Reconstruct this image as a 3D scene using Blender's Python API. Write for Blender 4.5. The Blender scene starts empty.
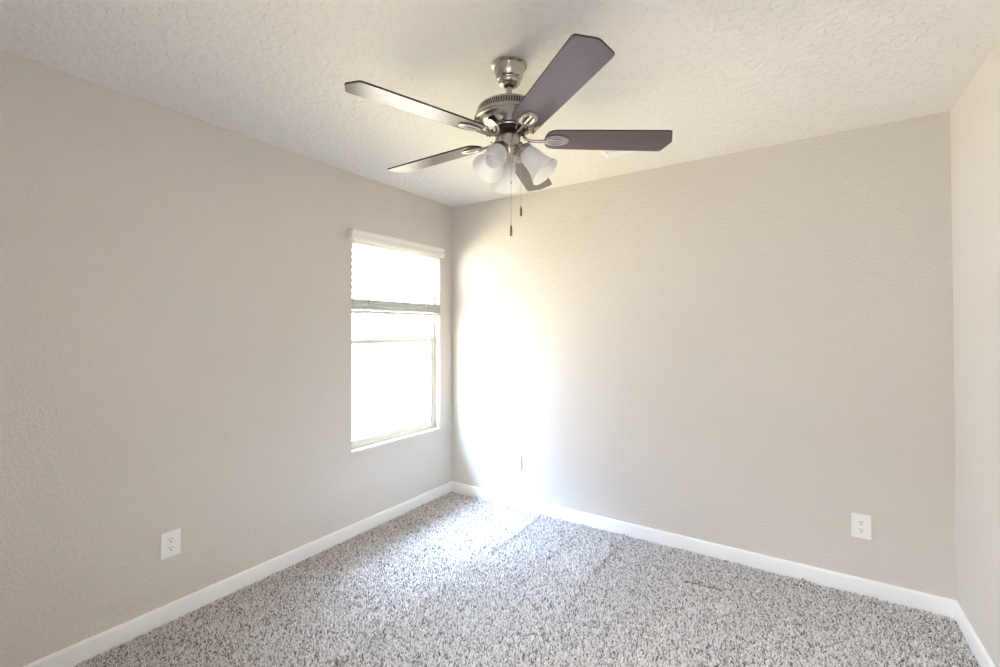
import bpy, bmesh, math, random
import numpy as np
from mathutils import Vector, Matrix

random.seed(7)
rng = np.random.default_rng(11)
SC = bpy.context.scene
COL = SC.collection
PI = math.pi

# ------------------------------------------------------------------ camera
YAW, PITCH, ROLL = 0.5862, 0.0133, -0.0011
CAM = Vector((2.5196, -3.0399, 1.3746))
fwd = Vector((-math.sin(YAW) * math.cos(PITCH), math.cos(YAW) * math.cos(PITCH), math.sin(PITCH)))
rt = Vector((math.cos(YAW), math.sin(YAW), 0))
up = rt.cross(fwd)
c_, s_ = math.cos(ROLL), math.sin(ROLL)
R_, U_ = c_ * rt + s_ * up, -s_ * rt + c_ * up
cam_d = bpy.data.cameras.new('camera')
cam_d.sensor_width = 36.0
cam_d.lens = 453.7964 * 36 / 1000
cam_d.shift_y = -9.1948 / 1000
cam_d.clip_start = 0.02
cam_o = bpy.data.objects.new('camera', cam_d)
cam_o.matrix_world = Matrix(((R_.x, U_.x, -fwd.x, CAM.x), (R_.y, U_.y, -fwd.y, CAM.y),
                             (R_.z, U_.z, -fwd.z, CAM.z), (0, 0, 0, 1)))
COL.objects.link(cam_o)
SC.camera = cam_o

# ------------------------------------------------------------------ view
SC.view_settings.view_transform = 'Standard'
SC.view_settings.look = 'None'
SC.view_settings.gamma = 1.0
SC.view_settings.use_curve_mapping = False
SC.view_settings.exposure = 0.18
SC.cycles.use_denoising = True
SC.cycles.max_bounces = 14
SC.cycles.diffuse_bounces = 10
SC.cycles.transparent_max_bounces = 12
SC.cycles.sample_clamp_indirect = 12.0
SC.cycles.caustics_reflective = False

# ------------------------------------------------------------------ world: pale sky above sunlit ground
WORLD_S = 14.0
world = bpy.data.worlds.new('daylight')
SC.world = world
world.use_nodes = True
wn, wl = world.node_tree.nodes, world.node_tree.links
wn.clear()
w_out = wn.new('ShaderNodeOutputWorld')
w_bg = wn.new('ShaderNodeBackground')
w_tc = wn.new('ShaderNodeTexCoord')
w_sep = wn.new('ShaderNodeSeparateXYZ')
w_map = wn.new('ShaderNodeMapRange')
w_map.inputs['From Min'].default_value = -1.0
w_map.inputs['From Max'].default_value = 1.0
w_rmp = wn.new('ShaderNodeValToRGB')
er = w_rmp.color_ramp.elements
WORLD = ((0.0, (.25, .21, .12)), (.2, (1.1, .90, .42)), (.3, (2.15, 1.87, 1.25)), (.40, (.50, .50, .50)), (.47, (.45, .46, .47)), (.52, (.50, .52, .56)), (.78, (.55, .74, 1.25)), (.86, (6.8, 9.1, 12.4)), (1.0, (2.0, 2.8, 4.2)))
for k, (pos, colr) in enumerate(WORLD):
    q = er[k] if k < 1 else (er[len(er) - 1] if k == len(WORLD) - 1 else er.new(pos))
    q.position = pos
    q.color = (*colr, 1)
wl.new(w_tc.outputs['Generated'], w_sep.inputs[0])
wl.new(w_sep.outputs['Z'], w_map.inputs['Value'])
wl.new(w_map.outputs['Result'], w_rmp.inputs['Fac'])
wl.new(w_rmp.outputs['Color'], w_bg.inputs['Color'])
w_bg.inputs['Strength'].default_value = WORLD_S
wl.new(w_bg.outputs[0], w_out.inputs[0])

W, H, D = 3.1319, 2.44, 3.40           # room width, height, depth
WY0, WY1, WZ0, WZ1 = -1.043, -0.155, 0.560, 2.005   # window opening in the left wall


def lamp(name, kind, loc, rot, energy, color=(1, 1, 1), **kw):
    d = bpy.data.lights.new(name, kind)
    d.energy = energy
    d.color = color
    for k, v in kw.items():
        setattr(d, k, v)
    o = bpy.data.objects.new(name, d)
    o.location = loc
    o.rotation_euler = rot
    COL.objects.link(o)
    return o


def aim(src, dst):
    return (Vector(dst) - Vector(src)).to_track_quat('-Z', 'Y').to_euler()


# added soft suns: one brightens the right wall, one the back wall patch
lamp('fill_sun_right', 'SUN', (-6, -.6, 1.6), Vector((1, 0, -.05)).to_track_quat('-Z', 'Y').to_euler(), 6.6, (1.0, .96, .93), angle=math.radians(46))
lamp('fill_sun_patch', 'SUN', (-5, -4, 2), Vector((.60, .80, -.10)).to_track_quat('-Z', 'Y').to_euler(), 8.5, (.96, .98, 1.0), angle=math.radians(46))
# portal that guides the sky through the window opening
p_ = lamp('window_portal', 'AREA', (-0.13, (WY0 + WY1) / 2, (WZ0 + WZ1) / 2), (0, -PI / 2, 0), 1.0,
          shape='RECTANGLE', size=WZ1 - WZ0 + .04, size_y=WY1 - WY0 + .04)
p_.data.cycles.is_portal = True
# added fill lamp, out of view behind the camera
lamp('fill_lamp', 'AREA', (2.5, -4.1, 2.40), (0, 0, 0), 160.0, (.88, .95, 1.0), shape='RECTANGLE', size=1.2, size_y=0.6)

# ------------------------------------------------------------------ helpers


def obj(name, bm, mats, parent=None, smooth=True, angle=35):
    me = bpy.data.meshes.new(name)
    bmesh.ops.recalc_face_normals(bm, faces=bm.faces[:])
    bm.to_mesh(me)
    bm.free()
    for m in (mats if isinstance(mats, (list, tuple)) else [mats]):
        me.materials.append(m)
    if smooth:
        me.shade_smooth()
        try:
            me.set_sharp_from_angle(angle=math.radians(angle))
        except Exception:
            pass
    o = bpy.data.objects.new(name, me)
    COL.objects.link(o)
    if parent:
        o.parent = parent
    return o


def empty(name, loc, label, cat, group=None):
    o = bpy.data.objects.new(name, None)
    o.empty_display_size = 0.05
    o.location = loc
    COL.objects.link(o)
    tag(o, label, cat, group)
    return o


def tag(o, label=None, cat=None, group=None, kind=None):
    for k, v in (('label', label), ('category', cat), ('group', group), ('kind', kind)):
        if v:
            o[k] = v


def struct(o, label=None, cat=None):
    tag(o, label, cat, None, 'structure')
    return o


def box(bm, lo, hi, bev=0.0, seg=2, mat=0):
    lo, hi = Vector(lo), Vector(hi)
    t = bmesh.new()
    bmesh.ops.create_cube(t, size=1.0)
    for v in t.verts:
        v.co = Vector(((lo[i] + hi[i]) / 2 + v.co[i] * (hi[i] - lo[i]) for i in range(3)))
    if bev:
        bmesh.ops.bevel(t, geom=t.edges[:], offset=bev, segments=seg, profile=0.6, affect='EDGES')
    for f in t.faces:
        f.material_index = mat
    merge(bm, t)


def merge(bm, t, M=None):
    """append bmesh t (freed) to bm, optionally transformed"""
    if M is not None:
        bmesh.ops.transform(t, matrix=M, verts=t.verts)
    m = {v: bm.verts.new(v.co) for v in t.verts}
    for f in t.faces:
        try:
            n = bm.faces.new([m[v] for v in f.verts])
            n.material_index = f.material_index
        except ValueError:
            pass
    t.free()


def lathe(bm, prof, n=64, cap0=False, cap1=False, M=None, mat=0):
    t = bmesh.new()
    rings = []
    for r, z in prof:
        if r < 1e-6:
            rings.append([t.verts.new((0, 0, z))])
        else:
            rings.append([t.verts.new((r * math.cos(2 * PI * i / n), r * math.sin(2 * PI * i / n), z)) for i in range(n)])
    for a, b in zip(rings, rings[1:]):
        for i in range(n):
            j = (i + 1) % n
            q = [a[i % len(a)], a[j % len(a)], b[j % len(b)], b[i % len(b)]]
            q = list(dict.fromkeys(q))
            if len(q) >= 3:
                t.faces.new(q)
    if cap0 and len(rings[0]) > 2:
        t.faces.new(rings[0][::-1])
    if cap1 and len(rings[-1]) > 2:
        t.faces.new(rings[-1])
    for f in t.faces:
        f.material_index = mat
    merge(bm, t, M)


def smooth_path(pts, n=6, closed=False):
    """Catmull-Rom resampling"""
    P = [Vector(p) for p in pts]
    out = []
    N = len(P)
    rngi = range(N if closed else N - 1)
    for i in rngi:
        if closed:
            p0, p1, p2, p3 = P[i - 1], P[i], P[(i + 1) % N], P[(i + 2) % N]
        else:
            p0, p1, p2, p3 = P[max(i - 1, 0)], P[i], P[i + 1], P[min(i + 2, N - 1)]
        for k in range(n):
            t = k / n
            out.append(0.5 * ((2 * p1) + (p2 - p0) * t + (2 * p0 - 5 * p1 + 4 * p2 - p3) * t * t + (3 * p1 - p0 - 3 * p2 + p3) * t ** 3))
    if not closed:
        out.append(P[-1])
    return out


def sweep(bm, path, ru, rv, updir=(0, 0, 1), n=10, closed=False, mat=0, power=1.0):
    """sweep an elliptical section (ru sideways, rv along updir) along a path; ru/rv may be lists"""
    N = len(path)
    ru = ru if isinstance(ru, (list, tuple)) else [ru] * N
    rv = rv if isinstance(rv, (list, tuple)) else [rv] * N
    rings = []
    for i, p in enumerate(path):
        a = path[(i - 1) % N] if closed else path[max(i - 1, 0)]
        b = path[(i + 1) % N] if closed else path[min(i + 1, N - 1)]
        d = (b - a).normalized()
        s = d.cross(Vector(updir))
        if s.length < 1e-4:
            s = Vector((0, 1, 0))
        s.normalize()
        w = s.cross(d).normalized()
        ring = []
        for k in range(n):
            t = 2 * PI * k / n
            cu, cv = math.cos(t), math.sin(t)
            cu = math.copysign(abs(cu) ** power, cu)
            cv = math.copysign(abs(cv) ** power, cv)
            ring.append(bm.verts.new(p + s * ru[i] * cu + w * rv[i] * cv))
        rings.append(ring)
    pairs = list(zip(rings, rings[1:])) + ([(rings[-1], rings[0])] if closed else [])
    for a, b in pairs:
        for k in range(n):
            f = bm.faces.new((a[k], a[(k + 1) % n], b[(k + 1) % n], b[k]))
            f.material_index = mat
    if not closed:
        bm.faces.new(rings[0][::-1]).material_index = mat
        bm.faces.new(rings[-1]).material_index = mat


def prism(bm, outline, z0, z1, mat=0, bev=0.0):
    t = bmesh.new()
    lo = [t.verts.new((x, y, z0)) for x, y in outline]
    hi = [t.verts.new((x, y, z1)) for x, y in outline]
    n = len(outline)
    t.faces.new(lo[::-1])
    t.faces.new(hi)
    for i in range(n):
        t.faces.new((lo[i], lo[(i + 1) % n], hi[(i + 1) % n], hi[i]))
    if bev:
        es = [e for e in t.edges if (e.verts[0] in lo) == (e.verts[1] in lo)]
        bmesh.ops.bevel(t, geom=es, offset=bev, segments=2, affect='EDGES')
    for f in t.faces:
        f.material_index = mat
    merge(bm, t)


# ------------------------------------------------------------------ materials


def mat(name, color=(.8, .8, .8), rough=.5, metal=0.0, spec=.5, coat=0.0):
    m = bpy.data.materials.new(name)
    m.use_nodes = True
    b = m.node_tree.nodes['Principled BSDF']
    b.inputs['Base Color'].default_value = (*color, 1)
    b.inputs['Roughness'].default_value = rough
    b.inputs['Metallic'].default_value = metal
    b.inputs['Specular IOR Level'].default_value = spec
    b.inputs['Coat Weight'].default_value = coat
    return m


def nodes(m):
    return m.node_tree.nodes, m.node_tree.links, m.node_tree.nodes['Principled BSDF']


def add_bump(m, scale, strength, dist, detail=2.0, kind='noise', stretch=(1, 1, 1), rough=.5):
    n, l, b = nodes(m)
    tc = n.new('ShaderNodeTexCoord')
    mp = n.new('ShaderNodeMapping')
    mp.inputs['Scale'].default_value = stretch
    l.new(tc.outputs['Object'], mp.inputs[0])
    if kind == 'noise':
        t = n.new('ShaderNodeTexNoise')
        t.inputs['Scale'].default_value = scale
        t.inputs['Detail'].default_value = detail
        t.inputs['Roughness'].default_value = rough
        o = t.outputs['Fac']
    l.new(mp.outputs[0], t.inputs['Vector'])
    bp = n.new('ShaderNodeBump')
    bp.inputs['Strength'].default_value = strength
    bp.inputs['Distance'].default_value = dist
    l.new(o, bp.inputs['Height'])
    l.new(bp.outputs[0], b.inputs['Normal'])
    return o, bp


# sprayed and knocked-down plaster: noise through a ramp gives flat islands
def plaster(name, color, scale, strength, dist):
    m = mat(name, color, .62, spec=.3)
    n, l, b = nodes(m)
    tc = n.new('ShaderNodeTexCoord')
    t = n.new('ShaderNodeTexNoise')
    t.inputs['Scale'].default_value = scale
    t.inputs['Detail'].default_value = 3.0
    t.inputs['Distortion'].default_value = 0.6
    l.new(tc.outputs['Object'], t.inputs['Vector'])
    r = n.new('ShaderNodeValToRGB')
    r.color_ramp.elements[0].position = .42
    r.color_ramp.elements[1].position = .62
    l.new(t.outputs['Fac'], r.inputs['Fac'])
    bp = n.new('ShaderNodeBump')
    bp.inputs['Strength'].default_value = strength
    bp.inputs['Distance'].default_value = dist
    l.new(r.outputs['Color'], bp.inputs['Height'])
    l.new(bp.outputs[0], b.inputs['Normal'])
    return m


M_wall = plaster('greige_wall_paint', (.662, .625, .588), 78, .5, .0026)
M_ceil = plaster('white_ceiling_paint', (.80, .79, .79), 34, .75, .0034)
M_trim = mat('white_trim_paint', (.84, .85, .86), .35)
M_vinyl = mat('white_vinyl', (.80, .79, .74), .4)
M_blind = mat('white_blind', (.84, .84, .82), .45)
M_slat = mat('off_white_slat', (.64, .64, .635), .45)
M_plate = mat('white_plastic', (.86, .86, .85), .35)
M_dark = mat('dark_slot', (.03, .03, .03), .6)
M_screw = mat('screw_steel', (.7, .7, .7), .35, 1.0)
M_black = mat('black_rubber', (.012, .011, .011), .5)
M_cord = mat('white_cord', (.78, .78, .76), .7)
M_sub = mat('carpet_backing', (.36, .325, .30), .95, spec=.1)
M_bulb = mat('white_bulb', (.72, .72, .78), .35)
M_brass = mat('dark_bronze', (.20, .13, .085), .38, .7)
M_tip = mat('wand_plastic', (.80, .80, .80), .3)

# brushed nickel
M_nickel = mat('brushed_nickel', (.47, .44, .41), .22, 1.0)
n_, l_, b_ = nodes(M_nickel)
tc_ = n_.new('ShaderNodeTexCoord'); mp_ = n_.new('ShaderNodeMapping'); mp_.inputs['Scale'].default_value = (20, 20, 900)
tx_ = n_.new('ShaderNodeTexNoise'); tx_.inputs['Scale'].default_value = 1.0; tx_.inputs['Detail'].default_value = 3
mr_ = n_.new('ShaderNodeMapRange'); mr_.inputs['To Min'].default_value = .16; mr_.inputs['To Max'].default_value = .34
l_.new(tc_.outputs['Object'], mp_.inputs[0]); l_.new(mp_.outputs[0], tx_.inputs['Vector'])
l_.new(tx_.outputs['Fac'], mr_.inputs['Value']); l_.new(mr_.outputs['Result'], b_.inputs['Roughness'])

# dark mahogany blade with a satin lacquer
M_wood = mat('mahogany_blade', (.06, .03, .03), .3, spec=.6, coat=.3)
n_, l_, b_ = nodes(M_wood)
tc_ = n_.new('ShaderNodeTexCoord'); mp_ = n_.new('ShaderNodeMapping'); mp_.inputs['Scale'].default_value = (3, 60, 10)
tx_ = n_.new('ShaderNodeTexNoise'); tx_.inputs['Scale'].default_value = 2.5; tx_.inputs['Detail'].default_value = 5
rp_ = n_.new('ShaderNodeValToRGB')
rp_.color_ramp.elements[0].position = .3; rp_.color_ramp.elements[0].color = (.092, .060, .074, 1)
rp_.color_ramp.elements[1].position = .75; rp_.color_ramp.elements[1].color = (.112, .076, .092, 1)
l_.new(tc_.outputs['Object'], mp_.inputs[0]); l_.new(mp_.outputs[0], tx_.inputs['Vector'])
l_.new(tx_.outputs['Fac'], rp_.inputs['Fac']); l_.new(rp_.outputs['Color'], b_.inputs['Base Color'])
b_.inputs['Coat Roughness'].default_value = .22
M_edge = mat('blade_edge', (.022, .013, .013), .5)

# frosted glass
M_frost = bpy.data.materials.new('frosted_glass')
M_frost.use_nodes = True
n_, l_ = M_frost.node_tree.nodes, M_frost.node_tree.links
b_ = n_['Principled BSDF']
b_.inputs['Base Color'].default_value = (.93, .935, .945, 1)
b_.inputs['Roughness'].default_value = .38
tr_ = n_.new('ShaderNodeBsdfTranslucent'); tr_.inputs['Color'].default_value = (.95, .955, .96, 1)
mx_ = n_.new('ShaderNodeMixShader'); mx_.inputs[0].default_value = .55
ts_ = n_.new('ShaderNodeBsdfTransparent'); mx2_ = n_.new('ShaderNodeMixShader'); mx2_.inputs[0].default_value = .10
l_.new(b_.outputs[0], mx_.inputs[1]); l_.new(tr_.outputs[0], mx_.inputs[2])
l_.new(mx_.outputs[0], mx2_.inputs[1]); l_.new(ts_.outputs[0], mx2_.inputs[2])
l_.new(mx2_.outputs[0], n_['Material Output'].inputs['Surface'])

# window glass: clear with a fresnel reflection
M_glass = bpy.data.materials.new('window_glass')
M_glass.use_nodes = True
n_, l_ = M_glass.node_tree.nodes, M_glass.node_tree.links
n_.remove(n_['Principled BSDF'])
ts_ = n_.new('ShaderNodeBsdfTransparent'); ts_.inputs['Color'].default_value = (.95, .97, .96, 1)
gl_ = n_.new('ShaderNodeBsdfGlossy'); gl_.inputs['Roughness'].default_value = .02
lw_ = n_.new('ShaderNodeLayerWeight'); lw_.inputs['Blend'].default_value = .5
pw_ = n_.new('ShaderNodeMath'); pw_.operation = 'POWER'; pw_.inputs[1].default_value = 5.0
fr_ = n_.new('ShaderNodeMath'); fr_.operation = 'MULTIPLY_ADD'; fr_.inputs[1].default_value = .9; fr_.inputs[2].default_value = .03
l_.new(lw_.outputs['Facing'], pw_.inputs[0]); l_.new(pw_.outputs[0], fr_.inputs[0])
mx_ = n_.new('ShaderNodeMixShader')
l_.new(fr_.outputs[0], mx_.inputs[0]); l_.new(ts_.outputs[0], mx_.inputs[1]); l_.new(gl_.outputs[0], mx_.inputs[2])
l_.new(mx_.outputs[0], n_['Material Output'].inputs['Surface'])

# carpet yarn: colour per tuft from a stored attribute
M_yarn = mat('carpet_yarn', (.4, .36, .33), .95, spec=.08)
n_, l_, b_ = nodes(M_yarn)
at_ = n_.new('ShaderNodeAttribute'); at_.attribute_name = 'yarn'
rp_ = n_.new('ShaderNodeValToRGB')
rp_.color_ramp.interpolation = 'LINEAR'
e_ = rp_.color_ramp.elements
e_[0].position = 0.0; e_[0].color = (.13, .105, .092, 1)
e_[1].position = 1.0; e_[1].color = (.92, .89, .87, 1)
for pos, colr in ((.2, (.38, .345, .335)), (.42, (.68, .65, .645)), (.75, (.83, .805, .805))):
    k_ = e_.new(pos); k_.color = (*colr, 1)
l_.new(at_.outputs['Fac'], rp_.inputs['Fac']); l_.new(rp_.outputs['Color'], b_.inputs['Base Color'])

# ------------------------------------------------------------------ room shell
T = 0.15
FZ = -0.014                    # floor under the pile; pile tops reach z = 0
bm = bmesh.new(); box(bm, (-T, -D - T, FZ - .1), (W + T, T, FZ))
struct(obj('floor', bm, M_sub, smooth=False))
bm = bmesh.new(); box(bm, (-T, -D - T, H), (W + T, T, H + .12))
struct(obj('ceiling', bm, M_ceil, smooth=False))
bm = bmesh.new(); box(bm, (0, 0, FZ), (W, T, H))
struct(obj('wall_back', bm, M_wall, smooth=False))
bm = bmesh.new(); box(bm, (W, -D - T, FZ), (W + T, T, H))
struct(obj('wall_right', bm, M_wall, smooth=False))
# left wall with the drywall-wrapped window opening (one skin, bull-nosed opening)
bm = bmesh.new()


def frame_quads(bm, x, ys, zs, skip):
    vs = {(i, j): bm.verts.new((x, y, z)) for i, y in enumerate(ys) for j, z in enumerate(zs)}
    for i in range(len(ys) - 1):
        for j in range(len(zs) - 1):
            if (i, j) != skip:
                bm.faces.new((vs[i, j], vs[i + 1, j], vs[i + 1, j + 1], vs[i, j + 1]))
    return vs


ys, zs = (-D - T, WY0, WY1, T), (FZ, WZ0, WZ1, H)
a = frame_quads(bm, 0.0, ys, zs, (1, 1))
b = frame_quads(bm, -T, ys, zs, (1, 1))
loop = [(1, 1), (2, 1), (2, 2), (1, 2)]
for k in range(4):
    p, q = loop[k], loop[(k + 1) % 4]
    bm.faces.new((a[p], a[q], b[q], b[p]))
rim = [(0, 0), (1, 0), (2, 0), (3, 0), (3, 1), (3, 2), (3, 3), (2, 3), (1, 3), (0, 3), (0, 2), (0, 1)]
for k in range(12):
    p, q = rim[k], rim[(k + 1) % 12]
    bm.faces.new((a[p], a[q], b[q], b[p]))
es = [e for e in bm.edges if all(abs(v.co.x) < 1e-6 and WY0 - 1e-4 <= v.co.y <= WY1 + 1e-4 and WZ0 - 1e-4 <= v.co.z <= WZ1 + 1e-4 for v in e.verts)]
bmesh.ops.bevel(bm, geom=es, offset=.006, segments=3, affect='EDGES')
struct(obj('wall_left', bm, M_wall, smooth=True, angle=50))
# wall behind the camera with an added opening that admits fill light
OX0, OX1, OZ = 2.0, 3.0, 2.08
bm = bmesh.new()
box(bm, (0, -D - T, FZ), (OX0, -D, H)); box(bm, (OX1, -D - T, FZ), (W, -D, H)); box(bm, (OX0, -D - T, OZ), (OX1, -D, H))
struct(obj('wall_front', bm, M_wall, smooth=False))
# added unseen hall around the fill lamp
HX0, HX1, HY = 1.6, 3.6, -4.75
bm = bmesh.new()
box(bm, (HX0, HY, FZ - .1), (HX1, -D - T, FZ))
struct(obj('floor_added_hall', bm, M_sub, smooth=False))
bm = bmesh.new(); box(bm, (HX0, HY, H), (HX1, -D - T, H + .1))
struct(obj('ceiling_added_hall', bm, M_ceil, smooth=False))
bm = bmesh.new()
box(bm, (HX0 - .1, HY - .1, FZ), (HX1 + .1, HY, H)); box(bm, (HX0 - .1, HY, FZ), (HX0, -D - T, H)); box(bm, (HX1, HY, FZ), (HX1 + .1, -D - T, H))
struct(obj('wall_added_hall', bm, M_wall, smooth=False))

# added unseen slab that keeps high sky light off the blind slats
bm = bmesh.new(); box(bm, (-T - .65, -D - T, 2.26), (-T, T + .5, 2.42), .004)
struct(obj('sky_blocker', bm, M_trim, smooth=False))

# baseboards: flat board with an eased top edge
BH, BT = 0.077, 0.014


def baseboard(name, p0, p1, nrm):
    p0, p1, nrm = Vector(p0), Vector(p1), Vector(nrm)
    prof = [(0, FZ), (BT, FZ), (BT, BH - .011), (BT - .002, BH - .006), (BT - .0055, BH - .002), (BT - .009, BH), (0, BH)]
    bm = bmesh.new()
    A = [bm.verts.new(p0 + nrm * t + Vector((0, 0, z))) for t, z in prof]
    B = [bm.verts.new(p1 + nrm * t + Vector((0, 0, z))) for t, z in prof]
    n = len(prof)
    for i in range(n):
        bm.faces.new((A[i], A[(i + 1) % n], B[(i + 1) % n], B[i]))
    bm.faces.new(A[::-1]); bm.faces.new(B)
    struct(obj(name, bm, M_trim, angle=50))


baseboard('baseboard_left', (0, -D, 0), (0, 0, 0), (1, 0, 0))
baseboard('baseboard_back', (BT, 0, 0), (W - BT, 0, 0), (0, -1, 0))
baseboard('baseboard_right', (W, -D, 0), (W, 0, 0), (-1, 0, 0))

# ------------------------------------------------------------------ window (single hung, set into the reveal)
win = bpy.data.objects.new('window_1', None)
COL.objects.link(win)
win.location = (0, 0, 0)
struct(win)
X0, X1 = -.125, -.055          # frame depth
bm = bmesh.new()
fw = .022
box(bm, (X0, WY0, WZ0), (X1, WY0 + fw, WZ1), .002); box(bm, (X0, WY1 - fw, WZ0), (X1, WY1, WZ1), .002)
box(bm, (X0, WY0 + fw, WZ0), (X1, WY1 - fw, WZ0 + fw), .002); box(bm, (X0, WY0 + fw, WZ1 - fw), (X1, WY1 - fw, WZ1), .002)
obj('window_frame', bm, M_vinyl, win)
ZM = 1.295                      # meeting rail
iy0, iy1 = WY0 + fw, WY1 - fw


def sash(name, x0, x1, z0, z1, st, rb, rt_, latch=False):
    bm = bmesh.new()
    box(bm, (x0, iy0, z0), (x1, iy0 + st, z1), .003); box(bm, (x0, iy1 - st, z0), (x1, iy1, z1), .003)
    box(bm, (x0, iy0 + st, z0), (x1, iy1 - st, z0 + rb), .003); box(bm, (x0, iy0 + st, z1 - rt_), (x1, iy1 - st, z1), .003)
    if latch:
        for yy in (-.86, -.34):
            box(bm, (x0 + .004, yy - .025, z1), (x1 - .002, yy + .025, z1 + .007), .002)
        box(bm, (x0 - .002, iy1 - .03, z1 - .004), (x1 + .006, iy1, z1 + .01), .002)
    s = obj(name, bm, M_vinyl, win)
    bm = bmesh.new()
    xm = (x0 + x1) / 2
    box(bm, (xm - .002, iy0 + st - .004, z0 + rb - .004), (xm + .002, iy1 - st + .004, z1 - rt_ + .004))
    obj('pane', bm, M_glass, s, smooth=False)


sash('lower_sash', -.090, -.062, WZ0 + fw, ZM + .015, .024, .032, .030, True)
sash('upper_sash', -.122, -.094, ZM - .015, WZ1 - fw, .020, .030, .022)

# ------------------------------------------------------------------ window blind
bl = empty('window_blind', (0, (WY0 + WY1) / 2, WZ1), 'white horizontal slat blind half raised across the top of the window', 'blind')


def loc(o, p=bl):
    """mesh was modelled in world space: keep it there under its parent"""
    o.location = -Vector(p.location)
    return o


VY0, VY1 = -1.088, -0.160
bm = bmesh.new()
prof = [(.048, 1.981), (.052, 1.983), (.055, 1.989), (.056, 2.006), (.053, 2.013), (.053, 2.024), (.057, 2.030), (.060, 2.036), (.060, 2.046), (.056, 2.051), (.048, 2.051)]
A = [bm.verts.new((x, VY0, z)) for x, z in prof]; B = [bm.verts.new((x, VY1, z)) for x, z in prof]
for i in range(len(prof)):
    j = (i + 1) % len(prof)
    bm.faces.new((A[i], A[j], B[j], B[i]))
bm.faces.new(A[::-1]); bm.faces.new(B)
box(bm, (.0, VY0, 1.981), (.050, VY0 + .008, 2.051), .001); box(bm, (.0, VY1 - .008, 1.981), (.050, VY1, 2.051), .001)
loc(obj('valance', bm, M_blind, bl))
SX, SY0, SY1 = -.026, WY0 + .008, WY1 - .013
bm = bmesh.new(); box(bm, (SX - .024, SY0, 1.966), (SX + .024, SY1, 2.004), .002)
loc(obj('headrail', bm, M_blind, bl))
bm = bmesh.new()


def slat(bm, z, tilt, x=SX):
    path = []
    hw, th = .0245, .0014
    cu = 5
    top, bot = [], []
    for k in range(cu + 1):
        u = -hw + 2 * hw * k / cu
        cr = .0028 * (1 - (u / hw) ** 2)
        xx, zz = x + u * math.cos(tilt), z + u * math.sin(tilt) + cr
        top.append((xx, zz + th)); bot.append((xx, zz - th))
    ring = top + bot[::-1]
    A = [bm.verts.new((p[0], SY0, p[1])) for p in ring]; B = [bm.verts.new((p[0], SY1, p[1])) for p in ring]
    n = len(ring)
    for i in range(n):
        j = (i + 1) % n
        bm.faces.new((A[i], A[j], B[j], B[i]))
    bm.faces.new(A[::-1]); bm.faces.new(B)


z = 1.948
while z > 1.605:
    slat(bm, z, math.radians(26))
    z -= .0455
for k in range(14):             # gathered slats resting on the rail
    slat(bm, 1.520 + .0052 * k, math.radians(1.5 * math.sin(k * 1.7)), SX + .0015 * math.sin(k * 2.3))
loc(obj('slats', bm, M_slat, bl))
bm = bmesh.new(); box(bm, (SX - .0255, SY0, 1.492), (SX + .0255, SY1, 1.514), .004)
loc(obj('bottom_rail', bm, M_blind, bl))
bm = bmesh.new()
for yy in (-.900, -.604, -.318):
    bm = bmesh.new()
    for xx in (SX + .026, SX - .026):
        sweep(bm, [Vector((xx, yy, 1.51)), Vector((xx, yy, 1.96))], .0013, .0013, (0, 1, 0), 6)
    sweep(bm, [Vector((SX, yy + .012, 1.505)), Vector((SX, yy + .012, 1.96))], .001, .001, (0, 1, 0), 6)
    loc(obj('ladder_cord', bm, M_cord, bl))
bm = bmesh.new()
sweep(bm, [Vector((.012, -.905, 1.975)), Vector((.012, -.905, 1.48))], .0036, .0036, (0, 1, 0), 6)
sweep(bm, [Vector((.012, -.905, 1.480)), Vector((.012, -.905, 1.466))], .005, .005, (0, 1, 0), 8)
loc(obj('tilt_wand', bm, M_tip, bl))

# ------------------------------------------------------------------ wall plates


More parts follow.
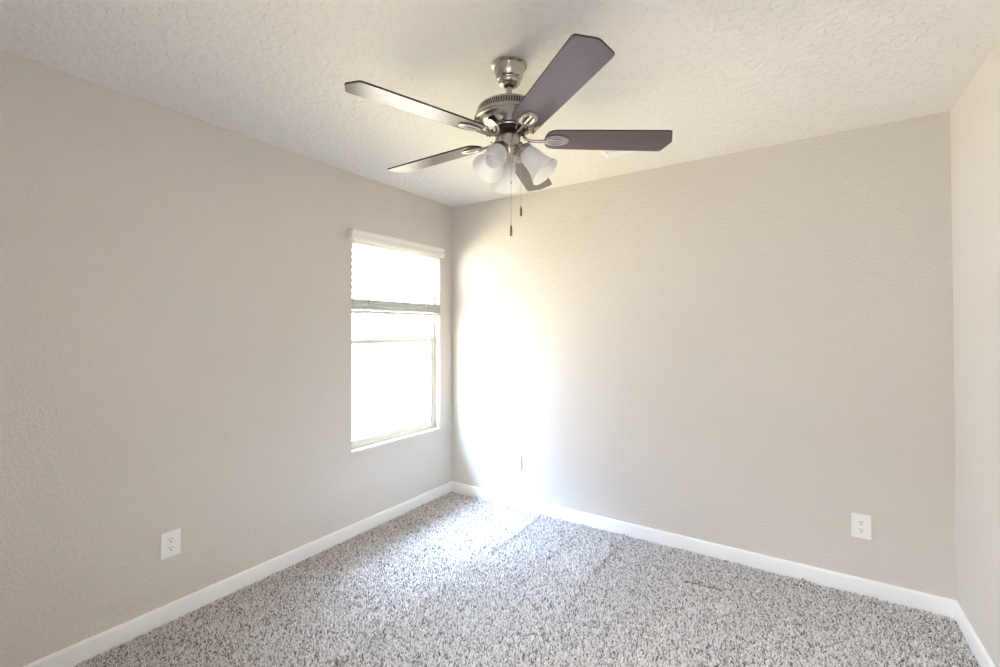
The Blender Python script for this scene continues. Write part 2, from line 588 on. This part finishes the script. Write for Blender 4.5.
def wall_plate(name, label, cat, pos, axis, w, h, duplex=True, group=None):
    """built facing -Y at the origin, then turned"""
    e = empty(name, pos, label, cat, group)
    e.rotation_euler = (0, 0, 0 if axis == 'y' else PI / 2)
    t = .006
    bm = bmesh.new()
    box(bm, (-w / 2, -t, -h / 2), (w / 2, 0, h / 2), .0028, 3)
    obj('cover_plate', bm, M_plate, e)
    if duplex:
        for s in (-1, 1):
            zc = s * .0195
            bm = bmesh.new()
            pts = []
            for k in range(28):
                a_ = 2 * PI * k / 28
                pts.append((.0172 * math.cos(a_), max(-.0142, min(.0142, .0172 * math.sin(a_)))))
            prism(bm, pts, 0, .0022, bev=.0006)
            bmesh.ops.transform(bm, matrix=Matrix.Translation((0, -t + .0002, zc)) @ Matrix.Rotation(PI / 2, 4, 'X'), verts=bm.verts)
            rc = obj('receptacle', bm, M_plate, e)
            bm = bmesh.new()
            y0, y1 = -t - .0024, -t - .0015
            box(bm, (-.0075, y0, zc + .000), (-.0050, y1, zc + .0090)); box(bm, (.0050, y0, zc + .001), (.0072, y1, zc + .0082))
            lathe(bm, [(0, 0), (.0030, 0), (.0030, .0009), (0, .0009)], 12, M=Matrix.Translation((0, y1, zc - .0075)) @ Matrix.Rotation(PI / 2, 4, 'X'))
            obj('socket_slots', bm, M_dark, rc, smooth=False)
        bm = bmesh.new()
        lathe(bm, [(.0034, 0), (.0034, .0008), (.0022, .0014), (0, .0015)], 14, M=Matrix.Translation((0, -t, 0)) @ Matrix.Rotation(PI / 2, 4, 'X'))
        obj('screw', bm, M_plate, e)
    else:
        bm = bmesh.new()
        lathe(bm, [(.0080, -.0005), (.0080, .0030), (.0060, .0034), (.0048, .0034), (.0048, .011), (.0036, .011), (.0036, .004), (0, .004)], 18,
              M=Matrix.Translation((0, -t, 0)) @ Matrix.Rotation(PI / 2, 4, 'X'))
        obj('cable_jack', bm, M_screw, e)
        for s in (-1, 1):
            bm = bmesh.new()
            lathe(bm, [(.0034, 0), (.0034, .0008), (.0022, .0014), (0, .0015)], 14, M=Matrix.Translation((0, -t, s * .042)) @ Matrix.Rotation(PI / 2, 4, 'X'))
            obj('screw', bm, M_plate, e)
    return e


wall_plate('wall_outlet', 'white duplex outlet low on the greige wall that holds the window', 'outlet', (0, -2.094, .357), 'x', .082, .122)
wall_plate('wall_outlet', 'white duplex outlet low on the back wall, toward the corner without a window', 'outlet', (2.772, 0, .347), 'y', .081, .124)
wall_plate('wall_plate', 'small white wall plate in the bright glare beside the window corner', 'wall plate', (.658, 0, .343), 'y', .080, .122, False)

# ------------------------------------------------------------------ ceiling register
vent = empty('ceiling_vent', (1.675, -.425, H), 'white slatted air vent in the ceiling behind a fan blade', 'vent')
VL, VW = .30, .15
bm = bmesh.new()
o_, i_ = (VL / 2, VW / 2), (VL / 2 - .034, VW / 2 - .034)
rings = []
for (sx, sy, zz) in ((o_[0], o_[1], 0), (o_[0] - .001, o_[1] - .001, -.004), (i_[0] + .004, i_[1] + .004, -.011), (i_[0], i_[1], -.011), (i_[0], i_[1], -.001)):
    rings.append([bm.verts.new((px * sx, py * sy, zz)) for px, py in ((-1, -1), (1, -1), (1, 1), (-1, 1))])
for a, b in zip(rings, rings[1:]):
    for k in range(4):
        bm.faces.new((a[k], a[(k + 1) % 4], b[(k + 1) % 4], b[k]))
obj('frame', bm, M_trim, vent, smooth=False)
bm = bmesh.new(); box(bm, (-i_[0], -i_[1], -.0015), (i_[0], i_[1], -.0005))
obj('duct_backing', bm, M_trim, vent, smooth=False)
bm = bmesh.new()
for k in range(8):
    y_ = -i_[1] + (k + .5) * 2 * i_[1] / 8
    t = bmesh.new()
    box(t, (-i_[0], -.0058, -.0006), (i_[0], .0058, .0006))
    merge(bm, t, Matrix.Translation((0, y_, -.0065)) @ Matrix.Rotation(math.radians(22 if k < 4 else -22), 4, 'X'))
obj('louvre', bm, M_trim, vent, smooth=False)

# ------------------------------------------------------------------ ceiling fan
FX, FY = 1.5474, -1.5065
fan = empty('ceiling_fan', (FX, FY, H), 'five blade ceiling fan in brushed nickel with dark wood blades and three frosted lamp shades', 'ceiling fan')


def fz(p):
    return [(r, z - H) for r, z in p]


bm = bmesh.new()
lathe(bm, fz([(.0, 2.44), (.069, 2.44), (.0715, 2.437), (.0715, 2.433), (.068, 2.4305), (.0635, 2.428), (.061, 2.420), (.057, 2.405), (.0520, 2.390), (.0475, 2.3835), (.0435, 2.3815),
              (.0425, 2.379), (.0440, 2.376), (.0445, 2.372), (.0425, 2.366), (.0375, 2.3615), (.030, 2.358), (.0215, 2.3575), (.0205, 2.362), (.0205, 2.40)]))
obj('canopy', bm, M_nickel, fan)
bm = bmesh.new()
lathe(bm, fz([(0, 2.372), (.014, 2.370), (.0195, 2.376), (.0195, 2.395), (0, 2.40)]), 32)
obj('hanger_ball', bm, M_black, fan)
bm = bmesh.new()
lathe(bm, fz([(.0118, 2.40), (.0118, 2.285), (.0175, 2.283), (.0185, 2.278), (.0185, 2.262)]), 32)
obj('downrod', bm, M_nickel, fan)
bm = bmesh.new()
NB = 120
lathe(bm, fz([(.012, 2.277), (.06, 2.2765), (.100, 2.272), (.119, 2.267), (.1245, 2.263), (.1262, 2.2600)]), NB)
lathe(bm, fz([(.1390, 2.2230), (.1415, 2.2200), (.1415, 2.2160), (.1385, 2.2130), (.1300, 2.2120), (.1275, 2.2100), (.1240, 2.2060), (.1130, 2.1990), (.0980, 2.1925),
              (.0840, 2.1885), (.0720, 2.1865), (.0660, 2.1850), (.0640, 2.1810), (.0, 2.1810)]), NB)
# slotted band: thin ribs between the two rims, dark cavity behind
for k in range(84):
    a0 = 2 * PI * (k - .24) / 84
    a1 = 2 * PI * (k + .24) / 84
    q = []
    for r, z_ in ((.1262, 2.2600), (.1390, 2.2230)):
        for a_ in (a0, a1):
            q.append(bm.verts.new((r * math.cos(a_), r * math.sin(a_), z_ - H)))
    r2 = []
    for r, z_ in ((.1202, 2.2590), (.1330, 2.2220)):
        for a_ in (a0, a1):
            r2.append(bm.verts.new((r * math.cos(a_), r * math.sin(a_), z_ - H)))
    bm.faces.new((q[0], q[1], q[3], q[2]))
    bm.faces.new((q[0], q[2], r2[2], r2[0])); bm.faces.new((q[1], q[3], r2[3], r2[1]))
lathe(bm, fz([(.1262, 2.2600), (.1276, 2.2560), (.122, 2.2545)]), NB)
lathe(bm, fz([(.131, 2.2300), (.1366, 2.2300), (.1390, 2.2230)]), NB)
house = obj('motor_housing', bm, M_nickel, fan, angle=40)
bm = bmesh.new()
lathe(bm, fz([(.1195, 2.2600), (.1310, 2.2230)]), 64)
obj('vent_cavity', bm, M_dark, house)
for k in range(5):              # motor screws between the blade arms
    a_ = math.radians(323.5 + 36 + 72 * k)
    bm = bmesh.new()
    lathe(bm, [(.0065, .002), (.0065, -.003), (.004, -.0045), (0, -.0045)], 16, M=Matrix.Translation((.093 * math.cos(a_), .093 * math.sin(a_), 2.1905 - H)))
    obj('screw', bm, M_nickel, house)
bm = bmesh.new()
lathe(bm, fz([(.0, 2.1815), (.057, 2.1815), (.057, 2.1660), (.050, 2.1630), (.034, 2.1620), (.034, 2.148), (0, 2.148)]), 48)
obj('flywheel', bm, M_black, fan)
bm = bmesh.new()
lathe(bm, fz([(.0, 2.1530), (.040, 2.1530), (.0440, 2.1515), (.0450, 2.1480), (.0450, 2.1130), (.0465, 2.1115), (.0465, 2.1075), (.0440, 2.1050), (.0, 2.1050)]), 64)
sw = obj('switch_housing', bm, M_nickel, fan)
# light kit: bowl hub with a finial
bm = bmesh.new()
lathe(bm, fz([(.0, 2.1060), (.0360, 2.1060), (.0360, 2.1000), (.0350, 2.0920), (.0310, 2.0800), (.0240, 2.0700), (.0160, 2.0640), (.0100, 2.0620), (.0085, 2.0590), (.0095, 2.0550), (.0080, 2.0510), (0, 2.0495)]), 48)
obj('light_kit_hub', bm, M_nickel, fan)

# blades and their arms
BA0 = math.radians(323.5024)
TILT = -0.1915
BZ = 2.1428 - H
RT = .6625
hwid = lambda r: .0605 + (.0685 - .0605) * max(0, min(1, (r - .18) / (.638 - .18)))
side = [(.1440, .018), (.1475, .034), (.155, .048), (.167, .0565), (.185, .0605), (.30, hwid(.30)), (.45, hwid(.45))]
tip = [(.6250, .0678), (.6345, .0672), (.6385, .0650), (.6405, .0610), (.6520, .0300), (.6590, .0120), (.6620, .0050), (.6627, .0)]
half = side + tip
outline = [(r, v) for r, v in half] + [(r, -v) for r, v in reversed(half[:-1])]
outline = [(.1425, 0.0)] + outline


def blade_mesh():
    bm = bmesh.new()
    t = bmesh.new()
    z0, z1 = 0.0, .0062
    lo = [t.verts.new((x, y, z0)) for x, y in outline]
    hi = [t.verts.new((x, y, z1)) for x, y in outline]
    n = len(outline)
    t.faces.new(lo[::-1]).material_index = 0
    t.faces.new(hi).material_index = 0
    for i in range(n):
        t.faces.new((lo[i], lo[(i + 1) % n], hi[(i + 1) % n], hi[i])).material_index = 1
    es = [e for e in t.edges if (e.verts[0] in lo) == (e.verts[1] in lo)]
    bmesh.ops.bevel(t, geom=es, offset=.0012, segments=2, affect='EDGES', material=1)
    merge(bm, t)
    return bm


def arm_mesh():
    """cast arm in the blade's own frame: x outward, blade underside at z = 0"""
    bm = bmesh.new()
    # oval loop under the blade
    ring = [Vector((.190 + .0405 * math.cos(2 * PI * k / 40), .0225 * math.sin(2 * PI * k / 40), -.0025)) for k in range(40)]
    sweep(bm, ring, .0102, .0050, (0, 0, 1), 10, closed=True)
    sweep(bm, [Vector((.152, 0, -.004)), Vector((.170, 0, -.0048)), Vector((.19, 0, -.0050)), Vector((.21, 0, -.0048)), Vector((.228, 0, -.004))], .0072, .0044, (0, 0, 1), 10)
    # neck curling in, up and back under the motor
    pts = smooth_path([(.158, 0, -.0035), (.140, 0, -.0050), (.115, 0, -.0060), (.088, 0, -.0040), (.068, 0, .0040), (.0585, 0, .0170), (.0580, 0, .0280), (.066, 0, .0370), (.078, 0, .0410)], 5)
    n = len(pts)
    ru = [.0085 - .0025 * math.sin(PI * min(1, i / (n - 1) * 1.2)) for i in range(n)]
    sweep(bm, pts, ru, .0046, (0, 1, 0), 10)
    # mounting plate screwed to the motor
    t = bmesh.new()
    pl = [(-.018, -.009), (.006, -.0165), (.016, -.0165), (.021, -.010), (.021, .010), (.016, .0165), (.006, .0165), (-.018, .009)]
    prism(t, pl, -.0022, .0022, bev=.001)
    merge(bm, t, Matrix.Translation((.091, 0, .0410)) @ Matrix.Rotation(math.radians(-16), 4, 'Y'))
    return bm


def screw_mesh(p, tilt=0.0, r=.0036, h=.003):
    bm = bmesh.new()
    lathe(bm, [(r, .001), (r, -h * .5), (r * .6, -h), (0, -h)], 14, M=Matrix.Translation(p) @ Matrix.Rotation(tilt, 4, 'Y'))
    return bm


# the fan hangs a touch off level
HANG = Matrix.Translation((0, 0, BZ - .0015)) @ Matrix.Rotation(math.radians(-.25), 4, Vector((math.cos(YAW), math.sin(YAW), 0))) @ Matrix.Translation((0, 0, -BZ))
proto = []
for k in range(5):
    ang = BA0 + k * 2 * PI / 5
    M = Matrix.Translation((0, 0, BZ)) @ Matrix.Rotation(ang, 4, 'Z') @ Matrix.Rotation(TILT, 4, 'X')
    M = HANG @ M
    MA = HANG @ Matrix.Translation((0, 0, BZ)) @ Matrix.Rotation(ang, 4, 'Z') @ Matrix.Rotation(TILT, 4, 'X')
    if k == 0:
        bo = obj('blade', blade_mesh(), [M_wood, M_edge], fan, angle=30)
        ao = obj('blade_arm', arm_mesh(), M_nickel, fan, angle=40)
        scs = [obj('screw', screw_mesh((.098, s * .0085, .0365), math.radians(-16)), M_dark, ao) for s in (-1, 1)]
        proto = [bo, ao] + scs
    else:
        bo = proto[0].copy(); COL.objects.link(bo); bo.parent = fan
        ao = proto[1].copy(); COL.objects.link(ao); ao.parent = fan
        for s_o in proto[2:]:
            c = s_o.copy(); COL.objects.link(c); c.parent = ao
    bo.matrix_local = M
    ao.matrix_local = MA

# lamps: holder, frosted bell shade, bulb
cam_yaw = YAW
sproto = None
for k in range(3):
    phi = math.radians((-16, 98, 236)[k]) + cam_yaw
    dirh = Vector((math.cos(phi), math.sin(phi), 0))
    dl = math.radians((49, 50, 52)[k])
    ax = (dirh * math.cos(dl) + Vector((0, 0, -math.sin(dl)))).normalized()
    neck = dirh * (.058, .056, .064)[k] + Vector((0, 0, (2.096, 2.094, 2.086)[k] - H))
    Q = Vector((0, 0, 1)).rotation_difference(ax).to_matrix().to_4x4()
    M = Matrix.Translation(neck) @ Q
    if sproto is None:
        bm = bmesh.new()
        lathe(bm, [(.0, -.030), (.0125, -.030), (.0140, -.026), (.0145, -.012), (.0200, -.008), (.0290, -.003), (.0320, .003), (.0325, .013), (.0335, .015), (.0335, .018), (.0310, .018), (.0300, .004), (.0180, -.004), (0, -.004)], 40)
        ho = obj('shade_holder', bm, M_nickel, fan)
        ths = []
        for j in range(3):
            bm = bmesh.new()
            lathe(bm, [(0, .030), (.0018, .030), (.0018, .0375), (.0042, .0375), (.0048, .039), (.0048, .042), (.0035, .0435), (0, .0435)], 14, M=Matrix.Translation((0, 0, .009)) @ Matrix.Rotation(2 * PI * j / 3, 4, 'Z') @ Matrix.Rotation(PI / 2, 4, 'Y'))
            ths.append(obj('thumb_screw', bm, M_nickel, ho))
        bm = bmesh.new()
        op = [(.0270, .004), (.0285, .010), (.0300, .018), (.0345, .024), (.0380, .034), (.0400, .048), (.0415, .064), (.0435, .080), (.0470, .096), (.0520, .110), (.0580, .122), (.0625, .130), (.0640, .134)]
        ip = [(r - .0026, z) for r, z in reversed(op)]
        lathe(bm, op + [(.0635, .1352), (.0620, .1350)] + ip, 56)
        so = obj('lamp_shade', bm, M_frost, fan, angle=60)
        bm = bmesh.new()
        lathe(bm, [(.0, .0), (.0125, .0), (.0130, .028), (.0160, .034), (.0220, .048), (.0275, .062), (.0295, .074), (.0280, .088), (.0225, .098), (.0140, .1045), (.005, .1068), (0, .107)], 32)
        bu = obj('bulb', bm, M_bulb, so)
        sproto = (ho, ths, so, bu)
    else:
        ho = sproto[0].copy(); COL.objects.link(ho); ho.parent = fan
        for t_ in sproto[1]:
            c = t_.copy(); COL.objects.link(c); c.parent = ho
        so = sproto[2].copy(); COL.objects.link(so); so.parent = fan
        c = sproto[3].copy(); COL.objects.link(c); c.parent = so
    ho.matrix_local = M
    so.matrix_local = M

# pull chains with pendants
frt = Vector((math.cos(YAW), math.sin(YAW), 0))
fdp = Vector((-math.sin(YAW), math.cos(YAW), 0))
for off_r, off_d, zt, ze, zp, bead in ((.0055, -.0475, 2.118, 1.788, 1.742, 1.953), (.0460, -.006, 2.118, 1.872, 1.832, None)):
    q = frt * off_r + fdp * off_d
    bm = bmesh.new()
    side_ = q.normalized()
    lathe(bm, [(.0035, 0), (.0035, .004), (.0022, .006)], 12, M=Matrix.Translation((side_.x * .0445, side_.y * .0445, zt - H)) @ Vector((0, 0, 1)).rotation_difference(side_).to_matrix().to_4x4())
    sweep(bm, [Vector((q.x, q.y, zt - H)), Vector((q.x, q.y, ze - H))], .0006, .0006, (0, 1, 0), 6)
    zb = zt - .004
    while zb > ze:
        t = bmesh.new()
        bmesh.ops.create_icosphere(t, subdivisions=1, radius=.00115)
        merge(bm, t, Matrix.Translation((q.x, q.y, zb - H)))
        zb -= .0042
    if bead:
        lathe(bm, [(0, .006), (.0022, .005), (.0028, 0), (.0022, -.005), (0, -.006)], 10, M=Matrix.Translation((q.x, q.y, bead - H)))
    ch = obj('pull_chain', bm, M_nickel, fan)
    bm = bmesh.new()
    hgt = ze - zp
    lathe(bm, [(0, 0), (.0018, -.001), (.0024, -.006), (.0040, -.010), (.0046, -.016), (.0043, -.022), (.0048, -.026), (.0048, -hgt + .003), (.0036, -hgt), (0, -hgt)], 16, M=Matrix.Translation((q.x, q.y, ze - H)))
    obj('pull_pendant', bm, M_brass, ch)

# ------------------------------------------------------------------ carpet pile (one object, nobody could count it)
SP = 0.0060
gx = np.arange(BT + .003, W - BT - .002, SP)
gy = np.arange(-2.75, -BT - .002, SP)
X, Y = np.meshgrid(gx, gy)
X, Y = X.ravel(), Y.ravel()
keep = (X - CAM.x) * (-math.sin(YAW)) + (Y - CAM.y) * math.cos(YAW) > 1.05
X, Y = X[keep], Y[keep]
N = len(X)
X = X + rng.uniform(-.0032, .0032, N); Y = Y + rng.uniform(-.0032, .0032, N)
hgt = rng.uniform(.0105, .0175, N)
# lean: vacuum passes alternate direction in strips that run along the room
edges = np.array([.28, .58, .90, 1.22, 1.52, 1.89, 2.20, 2.51, 2.80])
strip = np.searchsorted(edges + 0, X + .012 * np.sin(Y * 3.1))
lean = np.where(strip % 2 == 0, 1.0, -1.0)
az = rng.uniform(0, 2 * PI, N)
lx = np.cos(az) * rng.uniform(.1, .75, N)
ly = np.sin(az) * rng.uniform(.1, .75, N) + lean * .055
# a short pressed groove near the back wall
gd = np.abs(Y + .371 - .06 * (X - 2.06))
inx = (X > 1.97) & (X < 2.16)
hgt = np.where((gd < .012) & inx, .0075, hgt)
# tufts at the pass edges stand up
de = np.min(np.abs(X[:, None] - edges[None, :]), axis=1)
hgt = np.where(de < .013, hgt * 1.55, hgt)
yarn = np.clip(rng.normal(.60, .24, N), 0, 1)
yarn = np.where(rng.random(N) < .15, rng.uniform(0, .22, N), yarn)
yarn = np.where((gd < .0085) & inx, 0.0, yarn)  # yarn darkened to stand for the shade inside the groove
rad = rng.uniform(.0023, .0036, N)
rot = rng.uniform(0, 2 * PI, N)
S = 4
ts = np.array([0.0, .45, .82, 1.0])
rs = np.array([.75, 1.0, .82, .30])
co = np.zeros((N, len(ts), S, 3), np.float32)
curl = rng.uniform(-.5, .5, (N, 2))
for i, (t, r) in enumerate(zip(ts, rs)):
    cx_ = X + hgt * (lx * t ** 1.6 + curl[:, 0] * math.sin(PI * t) * .5)
    cy_ = Y + hgt * (ly * t ** 1.6 + curl[:, 1] * math.sin(PI * t) * .5)
    cz_ = FZ - .001 + hgt * (t - .12 * t * t)
    for k in range(S):
        a_ = rot + 2 * PI * k / S + t * 1.3
        co[:, i, k, 0] = cx_ + np.cos(a_) * rad * r
        co[:, i, k, 1] = cy_ + np.sin(a_) * rad * r
        co[:, i, k, 2] = cz_ + np.cos(a_ * 1.0 + 1.1) * rad * r * .35
co[..., 0] = np.clip(co[..., 0], BT + .0003, W - BT - .0003)
co[..., 1] = np.minimum(co[..., 1], -BT - .0003)
nv = len(ts) * S
fl = []
for i in range(len(ts) - 1):
    for k in range(S):
        fl.append((i * S + k, i * S + (k + 1) % S, (i + 1) * S + (k + 1) % S, (i + 1) * S + k))
top = (len(ts) - 1) * S
fl.append((top, top + 1, top + 2, top + 3))
fl = np.array(fl, np.int32)
faces = (fl[None] + (np.arange(N, dtype=np.int32) * nv)[:, None, None]).reshape(-1)
me = bpy.data.meshes.new('carpet_pile')
me.vertices.add(N * nv)
me.vertices.foreach_set('co', co.reshape(-1))
nf = N * len(fl)
me.loops.add(nf * 4)
me.loops.foreach_set('vertex_index', faces)
me.polygons.add(nf)
me.polygons.foreach_set('loop_start', np.arange(0, nf * 4, 4, dtype=np.int32))
me.update(calc_edges=True)
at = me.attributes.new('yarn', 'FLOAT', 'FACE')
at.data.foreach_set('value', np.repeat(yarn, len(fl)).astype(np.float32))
me.shade_smooth()
me.materials.append(M_yarn)
co_ = bpy.data.objects.new('carpet_pile', me)
COL.objects.link(co_)
tag(co_, 'speckled grey brown cut pile carpet covering the whole floor', 'carpet', None, 'stuff')
